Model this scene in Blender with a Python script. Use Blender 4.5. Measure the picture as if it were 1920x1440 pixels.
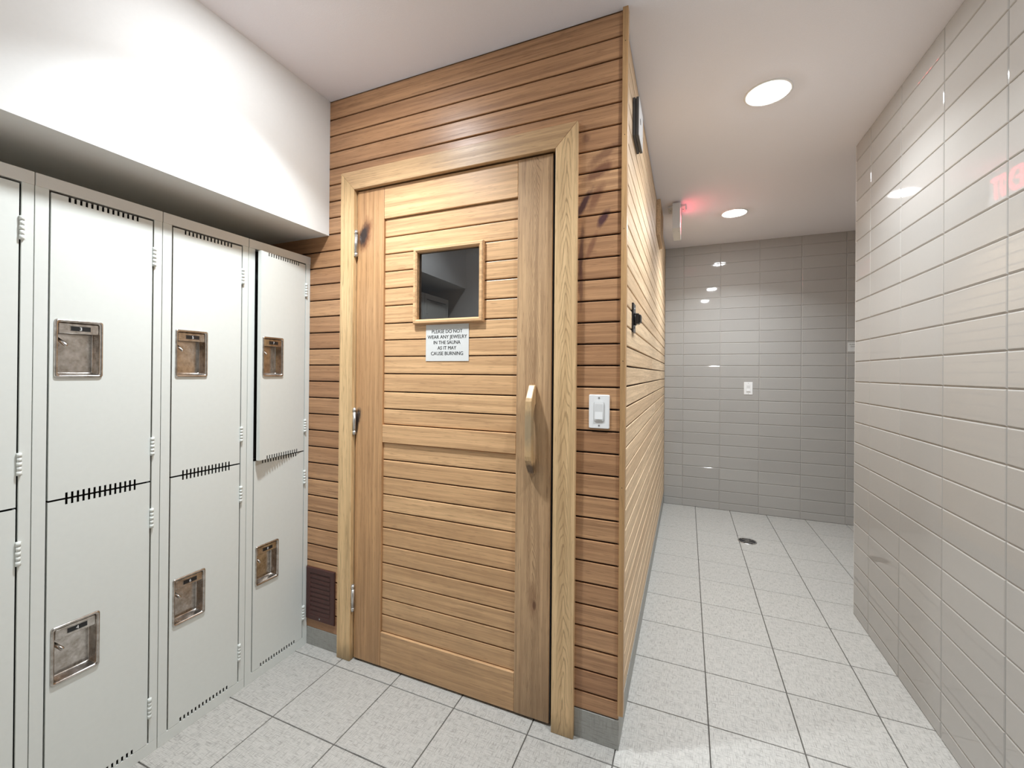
import bpy, bmesh, math, random
from mathutils import Vector, Matrix
random.seed(7)
SC = bpy.context.scene
COL = SC.collection
for o in list(bpy.data.objects):
    bpy.data.objects.remove(o)

# ------------------------------------------------------------------ measured room (metres)
CAM_H = 1.2875
D = 1.4746        # plane of the sauna door wall (faces -Y)
XC = -.2089       # sauna corner / side wall plane (faces +X)
XS = -1.538       # face of the dropped wall above the lockers
XL = -1.6533      # locker fronts
YB = 4.4763       # tiled back wall
XR = .8437        # tiled right wall
YRE = 2.829       # where the right wall ends
H = 2.5372        # ceiling
ZS = 1.915        # underside of the dropped wall
ZL = 1.8254       # locker tops
LW = .3048        # locker width
YF = .197         # short wall that ends the locker alcove
XW = -2.05        # wall behind lockers

# ------------------------------------------------------------------ camera
f_px, yaw, pitch, roll, cy = 789.62, math.radians(22.5833), math.radians(.1616), math.radians(.4979), -23.4124
fw = Vector((-math.sin(yaw), math.cos(yaw), 0)); rt = Vector((math.cos(yaw), math.sin(yaw), 0)); up = Vector((0, 0, 1))
F2 = fw * math.cos(pitch) + up * math.sin(pitch)
U2 = -fw * math.sin(pitch) + up * math.cos(pitch)
cr = rt * math.cos(roll) + U2 * math.sin(roll)
cu = U2 * math.cos(roll) - rt * math.sin(roll)
cam = bpy.data.cameras.new('camera'); camo = bpy.data.objects.new('camera', cam); COL.objects.link(camo)
M = Matrix((cr, cu, -F2)).transposed().to_4x4(); M.translation = (0, 0, CAM_H)
camo.matrix_world = M
cam.sensor_fit = 'HORIZONTAL'; cam.sensor_width = 36; cam.lens = f_px / 1920 * 36
cam.shift_y = cy / 1920; cam.clip_start = .02
SC.camera = camo

# ------------------------------------------------------------------ world, exposure, lamps
wd = bpy.data.worlds.new('world'); SC.world = wd; wd.use_nodes = True
wd.node_tree.nodes['Background'].inputs[0].default_value = (1, 1, 1, 1)
wd.node_tree.nodes['Background'].inputs[1].default_value = 0.0
SC.view_settings.view_transform = 'Standard'; SC.view_settings.look = 'None'
SC.view_settings.gamma = 1; SC.view_settings.use_curve_mapping = False
SC.view_settings.exposure = 0.0
SC.cycles.max_bounces = 12; SC.cycles.diffuse_bounces = 8; SC.cycles.glossy_bounces = 6
SC.cycles.sample_clamp_indirect = 6
LAMP_POWER = 11.0
LAMP_SPREAD = math.radians(128)       # corridor lamps; the alcove lamp has a tighter beam
ALCOVE_SPREAD = math.radians(112)
# (x, y, power factor, label)
LAMPS = [(.322, 2.15, 1.15, 'round white recessed ceiling downlight nearest the camera in the corridor'),
         (.328, 3.66, 1.6, 'round white recessed ceiling downlight beside the exit sign near the back wall'),
         (.27, 1.05, 1.0, 'round recessed ceiling downlight over the corridor mouth, above the camera view'),
         (-1.10, .93, 1.5, 'round recessed ceiling downlight over the locker alcove'),
         ]

# ------------------------------------------------------------------ node helpers
def new_mat(name):
    m = bpy.data.materials.new(name); m.use_nodes = True
    nt = m.node_tree; b = nt.nodes['Principled BSDF']
    return m, nt, b
def N(nt, t, **kw):
    n = nt.nodes.new(t)
    for k, v in kw.items():
        if hasattr(n, k): setattr(n, k, v)
        else: n.inputs[k].default_value = v
    return n
def L(nt, a, b): nt.links.new(a, b)
def math_node(nt, op, a, b=None, clamp=False):
    n = nt.nodes.new('ShaderNodeMath'); n.operation = op; n.use_clamp = clamp
    for i, v in enumerate((a, b)):
        if v is None: continue
        if isinstance(v, (int, float)): n.inputs[i].default_value = v
        else: L(nt, v, n.inputs[i])
    return n.outputs[0]
def mix(nt, fac, a, b, mode='MIX'):
    n = nt.nodes.new('ShaderNodeMix'); n.data_type = 'RGBA'; n.blend_type = mode
    for s, v in ((n.inputs['Factor'], fac), (n.inputs[6], a), (n.inputs[7], b)):
        if isinstance(v, (int, float)): s.default_value = v
        elif isinstance(v, tuple): s.default_value = (*v, 1) if len(v) == 3 else v
        else: L(nt, v, s)
    return n.outputs[2]
def ramp(nt, fac, stops):
    n = nt.nodes.new('ShaderNodeValToRGB'); e = n.color_ramp.elements
    while len(e) < len(stops): e.new(.5)
    for i, (p, c) in enumerate(stops):
        e[i].position = p; e[i].color = (*c, 1) if isinstance(c, tuple) else (c, c, c, 1)
    L(nt, fac, n.inputs[0]); return n.outputs[0]
def coords(nt, scale=(1, 1, 1), src=None, loc=(0, 0, 0)):
    if src is None: src = nt.nodes.new('ShaderNodeTexCoord').outputs['Object']
    m = nt.nodes.new('ShaderNodeMapping'); m.inputs['Scale'].default_value = scale; m.inputs['Location'].default_value = loc
    L(nt, src, m.inputs[0]); return m.outputs[0]
def noise(nt, vec, scale=1, detail=2, rough=.5, dist=0):
    n = N(nt, 'ShaderNodeTexNoise'); n.inputs['Scale'].default_value = scale; n.inputs['Detail'].default_value = detail
    n.inputs['Roughness'].default_value = rough; n.inputs['Distortion'].default_value = dist
    L(nt, vec, n.inputs['Vector']); return n.outputs[0]
def bump(nt, b, height, strength, dist):
    n = nt.nodes.new('ShaderNodeBump'); n.inputs['Strength'].default_value = strength; n.inputs['Distance'].default_value = dist
    L(nt, height, n.inputs['Height']); L(nt, n.outputs[0], b.inputs['Normal'])

def simple(name, col, rough=.5, metal=0., spec=.5, nscale=0, namp=.06, bmp=0., coat=0.):
    m, nt, b = new_mat(name)
    b.inputs['Base Color'].default_value = (*col, 1); b.inputs['Roughness'].default_value = rough
    b.inputs['Metallic'].default_value = metal; b.inputs['Specular IOR Level'].default_value = spec
    b.inputs['Coat Weight'].default_value = coat
    if nscale:
        n = noise(nt, coords(nt), nscale, 3)
        c = mix(nt, n, tuple(x * (1 - namp) for x in col), tuple(min(1, x * (1 + namp)) for x in col))
        L(nt, c, b.inputs['Base Color'])
        if bmp: bump(nt, b, n, bmp, .001)
    return m

def wood(name, axis, light, dark, cracks=0, cathedral=None, rough=.36, stains=(), dirt=None, tone=.34):
    """cedar: fine grain running along `axis` (0 X, 1 Y, 2 Z); face attribute 'rnd' gives each board its own tone and figure"""
    m, nt, b = new_mat(name)
    tc = nt.nodes.new('ShaderNodeTexCoord').outputs['Object']
    at = nt.nodes.new('ShaderNodeAttribute'); at.attribute_name = 'rnd'; r = at.outputs['Fac']
    comb = nt.nodes.new('ShaderNodeCombineXYZ')
    for i in range(3): L(nt, math_node(nt, 'MULTIPLY', r, (37.3, 19.1, 53.7)[i]), comb.inputs[i])
    add = nt.nodes.new('ShaderNodeVectorMath'); add.operation = 'ADD'; L(nt, tc, add.inputs[0]); L(nt, comb.outputs[0], add.inputs[1])
    v = add.outputs[0]
    def sc(ac, al): return tuple(al if i == axis else ac for i in range(3))
    fine = noise(nt, coords(nt, sc(420, 7), v), 1, 3, .6)
    mid = noise(nt, coords(nt, sc(70, 1.6), v), 1, 3, .55, .6)
    low = noise(nt, coords(nt, sc(9, 1.1), v), 1, 2, .5)
    g = math_node(nt, 'ADD', math_node(nt, 'MULTIPLY', fine, .38), math_node(nt, 'MULTIPLY', mid, .62))
    g = ramp(nt, g, [(.40, 0.), (.68, 1.)])
    tn = math_node(nt, 'ADD', math_node(nt, 'MULTIPLY', r, tone * 1.6), math_node(nt, 'MULTIPLY', low, .35))
    base = mix(nt, tn, light, dark)
    fine_c = mix(nt, g, base, mix(nt, .72, base, tuple(x * .60 for x in dark)))
    if cathedral:   # nested pointed arches about a centre line: (centre, steepness, spacing, half width, strength)
        cc, kk, sp_, hw, st = cathedral
        sep = nt.nodes.new('ShaderNodeSeparateXYZ'); L(nt, tc, sep.inputs[0])
        n1 = noise(nt, coords(nt, sc(14, 3), v), 1, 2, .5)
        n2 = noise(nt, coords(nt, sc(90, 30), v), 1, 2, .5)
        ac = math_node(nt, 'ABSOLUTE', math_node(nt, 'ADD', math_node(nt, 'SUBTRACT', sep.outputs[0], cc), math_node(nt, 'MULTIPLY', math_node(nt, 'SUBTRACT', n1, .5), .022)))
        h = math_node(nt, 'ADD', sep.outputs[axis], math_node(nt, 'MULTIPLY', ac, kk))
        h = math_node(nt, 'ADD', h, math_node(nt, 'MULTIPLY', n1, sp_ * 7)); h = math_node(nt, 'ADD', h, math_node(nt, 'MULTIPLY', n2, sp_ * .5))
        sn = math_node(nt, 'SINE', math_node(nt, 'MULTIPLY', h, 6.283 / sp_))
        ln = ramp(nt, math_node(nt, 'ADD', math_node(nt, 'MULTIPLY', sn, .5), .5), [(.78, 0.), (.97, 1.)])
        fade = ramp(nt, math_node(nt, 'DIVIDE', ac, hw), [(.5, 1.), (1.0, .06)])
        fine_c = mix(nt, math_node(nt, 'MULTIPLY', math_node(nt, 'MULTIPLY', ln, fade), st), fine_c, tuple(x * .40 for x in dark))
    if cracks:
        cr_ = noise(nt, coords(nt, sc(95, 1.3), v), 1, 2, .5, .4)
        k = ramp(nt, cr_, [(.485, 0.), (.497, 1.), (.503, 1.), (.515, 0.)])
        fine_c = mix(nt, math_node(nt, 'MULTIPLY', k, cracks), fine_c, tuple(x * .40 for x in dark))
    po = noise(nt, coords(nt, sc(330, 16), v), 1, 2, .5)
    po = ramp(nt, po, [(.60, 0.), (.70, 1.)])
    fine_c = mix(nt, math_node(nt, 'MULTIPLY', po, .5), fine_c, tuple(x * .45 for x in dark))
    stv = noise(nt, coords(nt, sc(34, .9), v), 1, 3, .6, 1.2)
    fine_c = mix(nt, math_node(nt, 'MULTIPLY', ramp(nt, stv, [(.52, 0.), (.72, 1.)]), .45), fine_c, tuple(x * .75 for x in dark))
    c = fine_c
    # wear and burn marks with a shape of their own
    for (cx, cy_, cz, rx, ry, rz, tilt, col, amt) in stains:
        mp = nt.nodes.new('ShaderNodeMapping'); mp.vector_type = 'TEXTURE'
        mp.inputs['Location'].default_value = (cx, cy_, cz); mp.inputs['Scale'].default_value = (rx, ry, rz)
        mp.inputs['Rotation'].default_value = (0, tilt, 0)
        L(nt, tc, mp.inputs[0])
        ln = nt.nodes.new('ShaderNodeVectorMath'); ln.operation = 'LENGTH'; L(nt, mp.outputs[0], ln.inputs[0])
        nn = noise(nt, coords(nt, (40, 40, 22), tc), 1, 3, .6)
        d = math_node(nt, 'ADD', ln.outputs['Value'], math_node(nt, 'MULTIPLY', math_node(nt, 'SUBTRACT', nn, .5), .9))
        k = ramp(nt, d, [(.45, 1.), (1.0, 0.)])
        c = mix(nt, math_node(nt, 'MULTIPLY', k, amt), c, col)
    if dirt:   # grey scuffing rising from the floor, (height, colour, amount)
        sep = nt.nodes.new('ShaderNodeSeparateXYZ'); L(nt, tc, sep.inputs[0])
        nn = noise(nt, coords(nt, (9, 9, 5), tc), 1, 4, .6)
        dd = math_node(nt, 'SUBTRACT', math_node(nt, 'ADD', sep.outputs[2], math_node(nt, 'MULTIPLY', nn, dirt[0] * 1.2)), dirt[0] * .45)
        k = math_node(nt, 'SUBTRACT', 1.0, math_node(nt, 'DIVIDE', dd, dirt[0]), True)
        c = mix(nt, math_node(nt, 'MULTIPLY', k, dirt[2]), c, dirt[1])
    L(nt, c, b.inputs['Base Color'])
    L(nt, math_node(nt, 'ADD', math_node(nt, 'MULTIPLY', mid, .22), rough - .1), b.inputs['Roughness'])
    b.inputs['Specular IOR Level'].default_value = .45
    bump(nt, b, g, .12, .0006)
    return m

LIGHT = (.67, .395, .205); DARK = (.32, .15, .072)
burn = (.022, .013, .011); burnb = (.20, .065, .022)
MW_X = wood('cedar_boards_lengthwise', 0, LIGHT, DARK,
            stains=[(-.345, D, 1.885, 0.0162, .05, 0.0780, .5, (.07, .03, .03), 0.96), (-.29, D, 1.995, 0.0743, .05, 0.0260, -.5, (.15, .06, .035), 0.78),
                    (-.30, D, 1.905, 0.0216, .05, 0.0650, .45, (.17, .07, .04), 0.72), (-.272, D, 1.83, 0.0175, .05, 0.0416, .55, (.075, .03, .035), 0.96),
                    (-.27, D, 2.055, 0.0810, .05, 0.0208, -.55, (.19, .09, .05), 0.72), (-.352, D, 1.70, 0.0108, .05, 0.1300, .05, (.09, .04, .03), 0.84),
                    (-.315, D, 1.735, 0.0135, .05, 0.0585, .35, (.17, .07, .04), 0.66), (-.35, D, 1.60, 0.0095, .05, 0.1040, .0, (.12, .05, .04), 0.60),
                    (-.335, D, 2.12, 0.0189, .05, 0.0182, 0, (.16, .07, .04), 0.60)])
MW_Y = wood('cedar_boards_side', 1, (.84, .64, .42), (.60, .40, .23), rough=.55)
MW_DOORX = wood('door_cedar_rails', 0, (.86, .55, .29), (.52, .275, .125), dirt=(.9, (.27, .18, .10), .4), tone=.26)
MW_DOORZ = wood('door_cedar_stiles', 2, (.72, .435, .215), (.42, .205, .085), tone=.3,
                stains=[(-1.327, D, 1.893, .042, .06, .088, .25, burnb, .9), (-1.335, D, 1.893, .030, .06, .070, .25, burn, .96),
                        (-1.356, D, 1.085, .020, .06, .048, .18, burn, .97), (-1.366, D, 1.04, .014, .06, .06, .1, burn, .9),
                        (-.53, D, 1.0, .05, .06, .22, .0, (.30, .20, .11), .35)],
                dirt=(.9, (.25, .155, .08), .45))
MW_STILE = wood('door_cedar_figured_stile', 2, (.68, .46, .26), (.40, .22, .11), cathedral=(-.527, 7, .042, .030, .6), tone=.2,
                stains=[(-.53, D, 1.0, .05, .06, .25, .0, (.30, .20, .11), .4), (-.517, D, .43, .008, .06, .022, .0, (.07, .03, .015), .9),
                        (-.525, D, .45, .022, .06, .09, .0, (.2, .09, .04), .5)], dirt=(.45, (.20, .125, .068), .6))
MW_TRIMZ = wood('casing_cedar_upright', 2, (.88, .64, .36), (.62, .38, .18), cathedral=(-.401, 4.2, .062, .024, .6), tone=.2, dirt=(.10, (.17, .12, .06), .8))
MW_TRIML = wood('casing_cedar_cracked', 2, (.86, .60, .32), (.60, .37, .17), cracks=.7, tone=.2, dirt=(.10, (.17, .12, .06), .8))
MW_TRIMX = wood('casing_cedar_head', 0, (.72, .48, .26), (.46, .27, .13), tone=.2)
MW_CORNER = wood('corner_batten_wood', 2, (.58, .36, .17), (.45, .25, .11), tone=.3)
MW_BACK = simple('groove_shade_backing', (.022, .011, .006), .8)  # near-black so board gaps read dark: groove shade put into the colour
MW_HANDLE = wood('handle_pale_wood', 2, (.66, .45, .24), (.50, .31, .15), tone=.2,
                 stains=[(-.527, D - .03, 1.09, .05, .08, .09, 0, (.30, .235, .15), .75), (-.527, D - .03, .935, .05, .05, .03, 0, (.09, .05, .03), .85)])

M_CEIL = simple('ceiling_paint', (.86, .845, .89), .95, nscale=300, namp=.04, bmp=.3)
M_WALL = simple('wall_paint', (.74, .74, .725), .55, nscale=90, namp=.02, bmp=.08)
M_LOCK = simple('locker_enamel', (.69, .71, .675), .45, nscale=60, namp=.025)
M_LOCKTOP = simple('locker_header_shaded', (.68, .67, .635), .5, nscale=60, namp=.03)  # slightly darker than the doors: shade of the dropped wall put into the colour
M_DARK = simple('locker_gap_shade', (.03, .03, .03), .8)  # near-black stand-in for the shade seen through door gaps and slots
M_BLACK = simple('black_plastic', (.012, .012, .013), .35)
M_BLACKM = simple('black_glossy_metal', (.03, .03, .035), .25, .6, nscale=60, namp=.4)
M_WPLAST = simple('white_plastic', (.86, .86, .85), .3)
M_WPLAST2 = simple('white_rocker_plastic', (.70, .70, .69), .3)
M_SCREW = simple('screw_metal', (.45, .45, .45), .4, .8)
M_HINGE = simple('brushed_hinge_steel', (.62, .60, .57), .34, .9, nscale=200, namp=.2)
M_GREYD = simple('dark_grey_plastic', (.065, .067, .072), .5)
M_GREYL = simple('light_grey_plate', (.62, .63, .64), .45)
M_BROWN = simple('brown_painted_grille', (.065, .022, .018), .38, nscale=80, namp=.3)
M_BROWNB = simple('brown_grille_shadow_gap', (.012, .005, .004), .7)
M_SIGN = simple('silver_sign_plate', (.66, .66, .64), .35, nscale=40, namp=.03)
M_INK = simple('black_lettering', (.01, .01, .01), .5)
M_WINK = simple('white_numeral', (.8, .8, .8), .5)
M_EXIT = simple('exit_sign_enamel', (.66, .66, .66), .5)
M_WTRIM = simple('white_edge_trim', (.75, .73, .70), .3)
M_LRING = simple('downlight_white_ring', (.88, .87, .84), .45)

def steel():
    m, nt, b = new_mat('worn_stainless_steel')
    n = noise(nt, coords(nt, (1, 1, 1)), 55, 4, .6)
    n2 = noise(nt, coords(nt, (1, 1, 1)), 300, 2, .6)
    L(nt, ramp(nt, n, [(.3, (.36, .32, .28)), (.65, (.66, .63, .60))]), b.inputs['Base Color'])
    L(nt, math_node(nt, 'ADD', math_node(nt, 'MULTIPLY', n2, .25), .09), b.inputs['Roughness'])
    b.inputs['Metallic'].default_value = 1
    bump(nt, b, n, .12, .002); return m
M_STEEL = steel()

def wall_tile():
    m, nt, b = new_mat('glazed_greige_tile')
    at = nt.nodes.new('ShaderNodeAttribute'); at.attribute_name = 'rnd'
    n = noise(nt, coords(nt), 160, 3)
    c = mix(nt, at.outputs['Fac'], (.385, .370, .350), (.415, .400, .378))
    L(nt, mix(nt, math_node(nt, 'MULTIPLY', n, .25), c, (.46, .445, .42)), b.inputs['Base Color'])
    b.inputs['Roughness'].default_value = .035; b.inputs['Specular IOR Level'].default_value = .55
    bump(nt, b, noise(nt, coords(nt), 5, 2), .12, .004); return m
M_TILE = wall_tile()
M_GROUT = simple('tile_grout_warm_grey', (.46, .44, .415), .8)

def floor_tile():
    m, nt, b = new_mat('linen_porcelain_floor_tile')
    at = nt.nodes.new('ShaderNodeAttribute'); at.attribute_name = 'rnd'
    a = noise(nt, coords(nt, (360, 32, 1)), 1, 3, .6)
    c = noise(nt, coords(nt, (32, 360, 1)), 1, 3, .6)
    cl = noise(nt, coords(nt), 14, 3, .6)
    mn = math_node(nt, 'MINIMUM', a, c)
    t = ramp(nt, mn, [(.30, 0.), (.50, 1.)])
    col = mix(nt, t, (.215, .205, .187), (.475, .456, .422))
    col = mix(nt, math_node(nt, 'MULTIPLY', math_node(nt, 'ADD', cl, at.outputs['Fac']), .12), col, (.34, .33, .315))
    L(nt, col, b.inputs['Base Color'])
    b.inputs['Roughness'].default_value = .42; b.inputs['Specular IOR Level'].default_value = .45
    bump(nt, b, t, .08, .0006); return m
M_FLOOR = floor_tile()
M_FGROUT = simple('floor_grout_dark', (.075, .068, .060), .85)
def base_tile():
    m, nt, b = new_mat('grey_linen_base_tile')
    a = noise(nt, coords(nt, (420, 420, 20)), 1, 3, .6); c = noise(nt, coords(nt, (24, 24, 420)), 1, 3, .6)
    t = ramp(nt, math_node(nt, 'MINIMUM', a, c), [(.27, 0.), (.47, 1.)])
    L(nt, mix(nt, t, (.20, .195, .175), (.34, .335, .31)), b.inputs['Base Color']); b.inputs['Roughness'].default_value = .5
    return m
M_BASE = base_tile()

def emis(name, col, s):
    m = bpy.data.materials.new(name); m.use_nodes = True; nt = m.node_tree; nt.nodes.clear()
    e = nt.nodes.new('ShaderNodeEmission'); e.inputs[0].default_value = (*col, 1); e.inputs[1].default_value = s
    o = nt.nodes.new('ShaderNodeOutputMaterial'); L(nt, e.outputs[0], o.inputs[0]); return m
M_LENS = emis('lit_lens', (.94, .97, 1), 165)
M_RED = emis('lit_red_letters', (1, .075, .10), 11)
M_CAN = simple('downlight_reflector', (.8, .79, .77), .25, .5)
def glass():
    m, nt, b = new_mat('smoked_window_glass')
    b.inputs['Base Color'].default_value = (.05, .05, .055, 1); b.inputs['Roughness'].default_value = .01
    b.inputs['Transmission Weight'].default_value = .85; b.inputs['IOR'].default_value = 1.9
    b.inputs['Specular IOR Level'].default_value = .6
    return m
M_GLASS = glass()

# ------------------------------------------------------------------ mesh helpers
class MB:
    def __init__(s): s.v = []; s.f = []; s.m = []; s.r = []; s.mats = []; s.sm = []
    def mi(s, mat):
        if mat not in s.mats: s.mats.append(mat)
        return s.mats.index(mat)
    def add(s, verts, faces, mat, rnd=0., smooth=False):
        o = len(s.v); s.v += [tuple(v) for v in verts]
        for f in faces: s.f.append(tuple(o + i for i in f)); s.m.append(s.mi(mat)); s.r.append(rnd); s.sm.append(smooth)
    def box(s, x0, x1, y0, y1, z0, z1, mat, rnd=0.):
        v = [(x, y, z) for x in (x0, x1) for y in (y0, y1) for z in (z0, z1)]
        s.add(v, [(0, 1, 3, 2), (4, 6, 7, 5), (0, 4, 5, 1), (2, 3, 7, 6), (0, 2, 6, 4), (1, 5, 7, 3)], mat, rnd)
    def prism(s, poly, fn, a, b, mat, rnd=0., smooth=False):
        """poly: 2D outline, fn(p, q, t)->xyz, swept from t=a to t=b"""
        n = len(poly)
        v = [fn(p, q, a) for p, q in poly] + [fn(p, q, b) for p, q in poly]
        fc = [tuple(range(n))[::-1], tuple(range(n, 2 * n))]
        s.add(v, fc, mat, rnd)
        o = len(s.v) - 2 * n
        for i in range(n):
            j = (i + 1) % n; s.f.append((o + i, o + j, o + n + j, o + n + i)); s.m.append(s.mi(mat)); s.r.append(rnd); s.sm.append(smooth)
    def cyl(s, c, axis, r, a, b, mat, n=24, r2=None, rnd=0., smooth=True):
        r2 = r if r2 is None else r2
        i, j = [(1, 2), (2, 0), (0, 1)][axis]
        vs = []
        for t, rr in ((a, r), (b, r2)):
            for k in range(n):
                p = [0, 0, 0]; an = 2 * math.pi * k / n
                p[axis] = c[axis] + t; p[i] = c[i] + rr * math.cos(an); p[j] = c[j] + rr * math.sin(an); vs.append(tuple(p))
        s.add(vs, [tuple(range(n))[::-1], tuple(range(n, 2 * n))], mat, rnd)
        o = len(s.v) - 2 * n
        for k in range(n):
            l = (k + 1) % n; s.f.append((o + k, o + l, o + n + l, o + n + k)); s.m.append(s.mi(mat)); s.r.append(rnd); s.sm.append(smooth)
    def loft(s, loops, mat, cap0=False, cap1=True, smooth=True):
        n = len(loops[0]); o = len(s.v)
        s.add([p for lp in loops for p in lp], [], mat)
        k = s.mi(mat)
        for a in range(len(loops) - 1):
            for i in range(n):
                j = (i + 1) % n; s.f.append((o + a * n + i, o + a * n + j, o + (a + 1) * n + j, o + (a + 1) * n + i)); s.m.append(k); s.r.append(0); s.sm.append(smooth)
        if cap1: s.f.append(tuple(o + (len(loops) - 1) * n + i for i in range(n))); s.m.append(k); s.r.append(0); s.sm.append(False)
        if cap0: s.f.append(tuple(o + i for i in range(n))[::-1]); s.m.append(k); s.r.append(0); s.sm.append(False)
    def build(s, name, parent=None, bevel=0, seg=2, fix=True):
        me = bpy.data.meshes.new(name); me.from_pydata(s.v, [], s.f)
        for m in s.mats: me.materials.append(m)
        for p, mi, sm in zip(me.polygons, s.m, s.sm): p.material_index = mi; p.use_smooth = sm
        at = me.attributes.new('rnd', 'FLOAT', 'FACE'); at.data.foreach_set('value', s.r)
        if fix:
            bm = bmesh.new(); bm.from_mesh(me); bmesh.ops.recalc_face_normals(bm, faces=bm.faces); bm.to_mesh(me); bm.free()
        o = bpy.data.objects.new(name, me); COL.objects.link(o)
        if parent is not None:
            o.parent = parent
        if bevel:
            b = o.modifiers.new('bevel', 'BEVEL'); b.width = bevel; b.segments = seg; b.limit_method = 'ANGLE'; b.angle_limit = math.radians(40)
        return o
def struct(o, label=None):
    o['kind'] = 'structure'
    if label: o['label'] = label
    return o
def thing(name, loc, label, cat, group=None):
    o = bpy.data.objects.new(name, None); COL.objects.link(o); o.location = loc; o.empty_display_size = .05
    o['label'] = label; o['category'] = cat
    if group: o['group'] = group
    return o
def tag(o, label, cat, group=None):
    o['label'] = label; o['category'] = cat
    if group: o['group'] = group
    return o
def keep_world(o, root):   # mesh is in world coordinates under an unrotated root
    o.location = -Vector(root.location); return o
CAPH = {}
def cap_height():
    cu_ = bpy.data.curves.new('t', 'FONT'); cu_.body = 'H'; cu_.size = 1
    o = bpy.data.objects.new('t', cu_); COL.objects.link(o); bpy.context.view_layer.update()
    me = bpy.data.meshes.new_from_object(o); ys_ = [v.co.y for v in me.vertices]
    bpy.data.objects.remove(o); bpy.data.curves.remove(cu_); bpy.data.meshes.remove(me)
    return max(ys_) - min(ys_)
def text_geo(s, w=None, h=None, bold=.0):
    """outline text as (verts, faces) in a 2D plane, centred, scaled to width w and cap height h"""
    cu_ = bpy.data.curves.new('t', 'FONT'); cu_.body = s; cu_.size = 1; cu_.offset = bold; cu_.resolution_u = 4
    o = bpy.data.objects.new('t', cu_); COL.objects.link(o)
    bpy.context.view_layer.update()
    me = bpy.data.meshes.new_from_object(o)
    vs = [(v.co.x, v.co.y) for v in me.vertices]; fs = [tuple(p.vertices) for p in me.polygons]
    bpy.data.objects.remove(o); bpy.data.curves.remove(cu_); bpy.data.meshes.remove(me)
    x0 = min(v[0] for v in vs); x1 = max(v[0] for v in vs); y0 = min(v[1] for v in vs); y1 = max(v[1] for v in vs)
    if h and s != 'H': CAPH.setdefault('H', cap_height()); sy = h / CAPH['H']
    else: sy = 1
    sx = (w / (x1 - x0)) if w else sy
    yc_ = (y1 - CAPH['H'] / 2) if h else (y0 + y1) / 2
    return [((v[0] - (x0 + x1) / 2) * sx, (v[1] - yc_) * sy) for v in vs], fs
def tile_face(mb, a0, a1, b0, b1, fn, mat, rnd, ch=.0042, lift=.0036, mid=.0009):
    """one glazed tile with eased edges; fn(a, b, out)->xyz"""
    lo = []
    for ins, hgt in ((0, 0), (ch * .35, lift * .62), (ch, lift)):
        lo.append([fn(a0 + ins, b0 + ins, hgt), fn(a1 - ins, b0 + ins, hgt), fn(a1 - ins, b1 - ins, hgt), fn(a0 + ins, b1 - ins, hgt)])
    o = len(mb.v); vs = [p for l in lo for p in l]; fc = []
    for k in range(2):
        for i in range(4):
            j = (i + 1) % 4; fc.append((k * 4 + i, k * 4 + j, (k + 1) * 4 + j, (k + 1) * 4 + i))
    fc.append((8, 9, 10, 11))
    mb.add(vs, fc, mat, rnd)
def breaks(lo, hi, anchor, pitch):
    out = [lo]; k = math.ceil((lo + .004 - anchor) / pitch)
    while anchor + k * pitch < hi - .004: out.append(anchor + k * pitch); k += 1
    return out + [hi]
def tiled_wall(mb, A, B, fn, back, gap=.0020):
    mb.add([fn(A[0], B[0], -.0002), fn(A[-1], B[0], -.0002), fn(A[-1], B[-1], -.0002), fn(A[0], B[-1], -.0002)], [(0, 1, 2, 3)], M_GROUT)
    for i in range(len(A) - 1):
        for j in range(len(B) - 1):
            g0 = 0 if i == 0 else gap / 2; g1 = 0 if i == len(A) - 2 else gap / 2
            h0 = 0 if j == 0 else gap / 2; h1 = 0 if j == len(B) - 2 else gap / 2
            tile_face(mb, A[i] + g0, A[i + 1] - g1, B[j] + h0, B[j + 1] - h1, fn, M_TILE, random.random())

# ------------------------------------------------------------------ SETTING
T = .29942
# floor
mb = MB()
gx0 = -1.3748 * 1.03; gy0 = 1.3712 * 1.03
X0, X1, Y0, Y1 = XW, 2.4, -3.0, YB
mb.box(X0, X1, Y0, Y1, -.05, -.0035, M_FGROUT)
ax = breaks(X0, X1, gx0, T); by = breaks(Y0, Y1, gy0, T)
for i in range(len(ax) - 1):
    for j in range(len(by) - 1):
        g = .0017
        if ax[i + 1] - ax[i] < .01 or by[j + 1] - by[j] < .01: continue
        lo = []
        for ins, z in ((0, -.0035), (.0004, -.0008), (.0012, 0)):
            a0, a1, b0, b1 = ax[i] + g + ins, ax[i + 1] - g - ins, by[j] + g + ins, by[j + 1] - g - ins
            lo.append([(a0, b0, z), (a1, b0, z), (a1, b1, z), (a0, b1, z)])
        vs = [p for l in lo for p in l]; fc = [(8, 9, 10, 11)]
        for k in range(2):
            for q in range(4): w = (q + 1) % 4; fc.append((k * 4 + q, k * 4 + w, k * 4 + 4 + w, k * 4 + 4 + q))
        mb.add(vs, fc, M_FLOOR, random.random())
struct(mb.build('floor'), 'light grey linen-look square floor tiles with dark grout')
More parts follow.
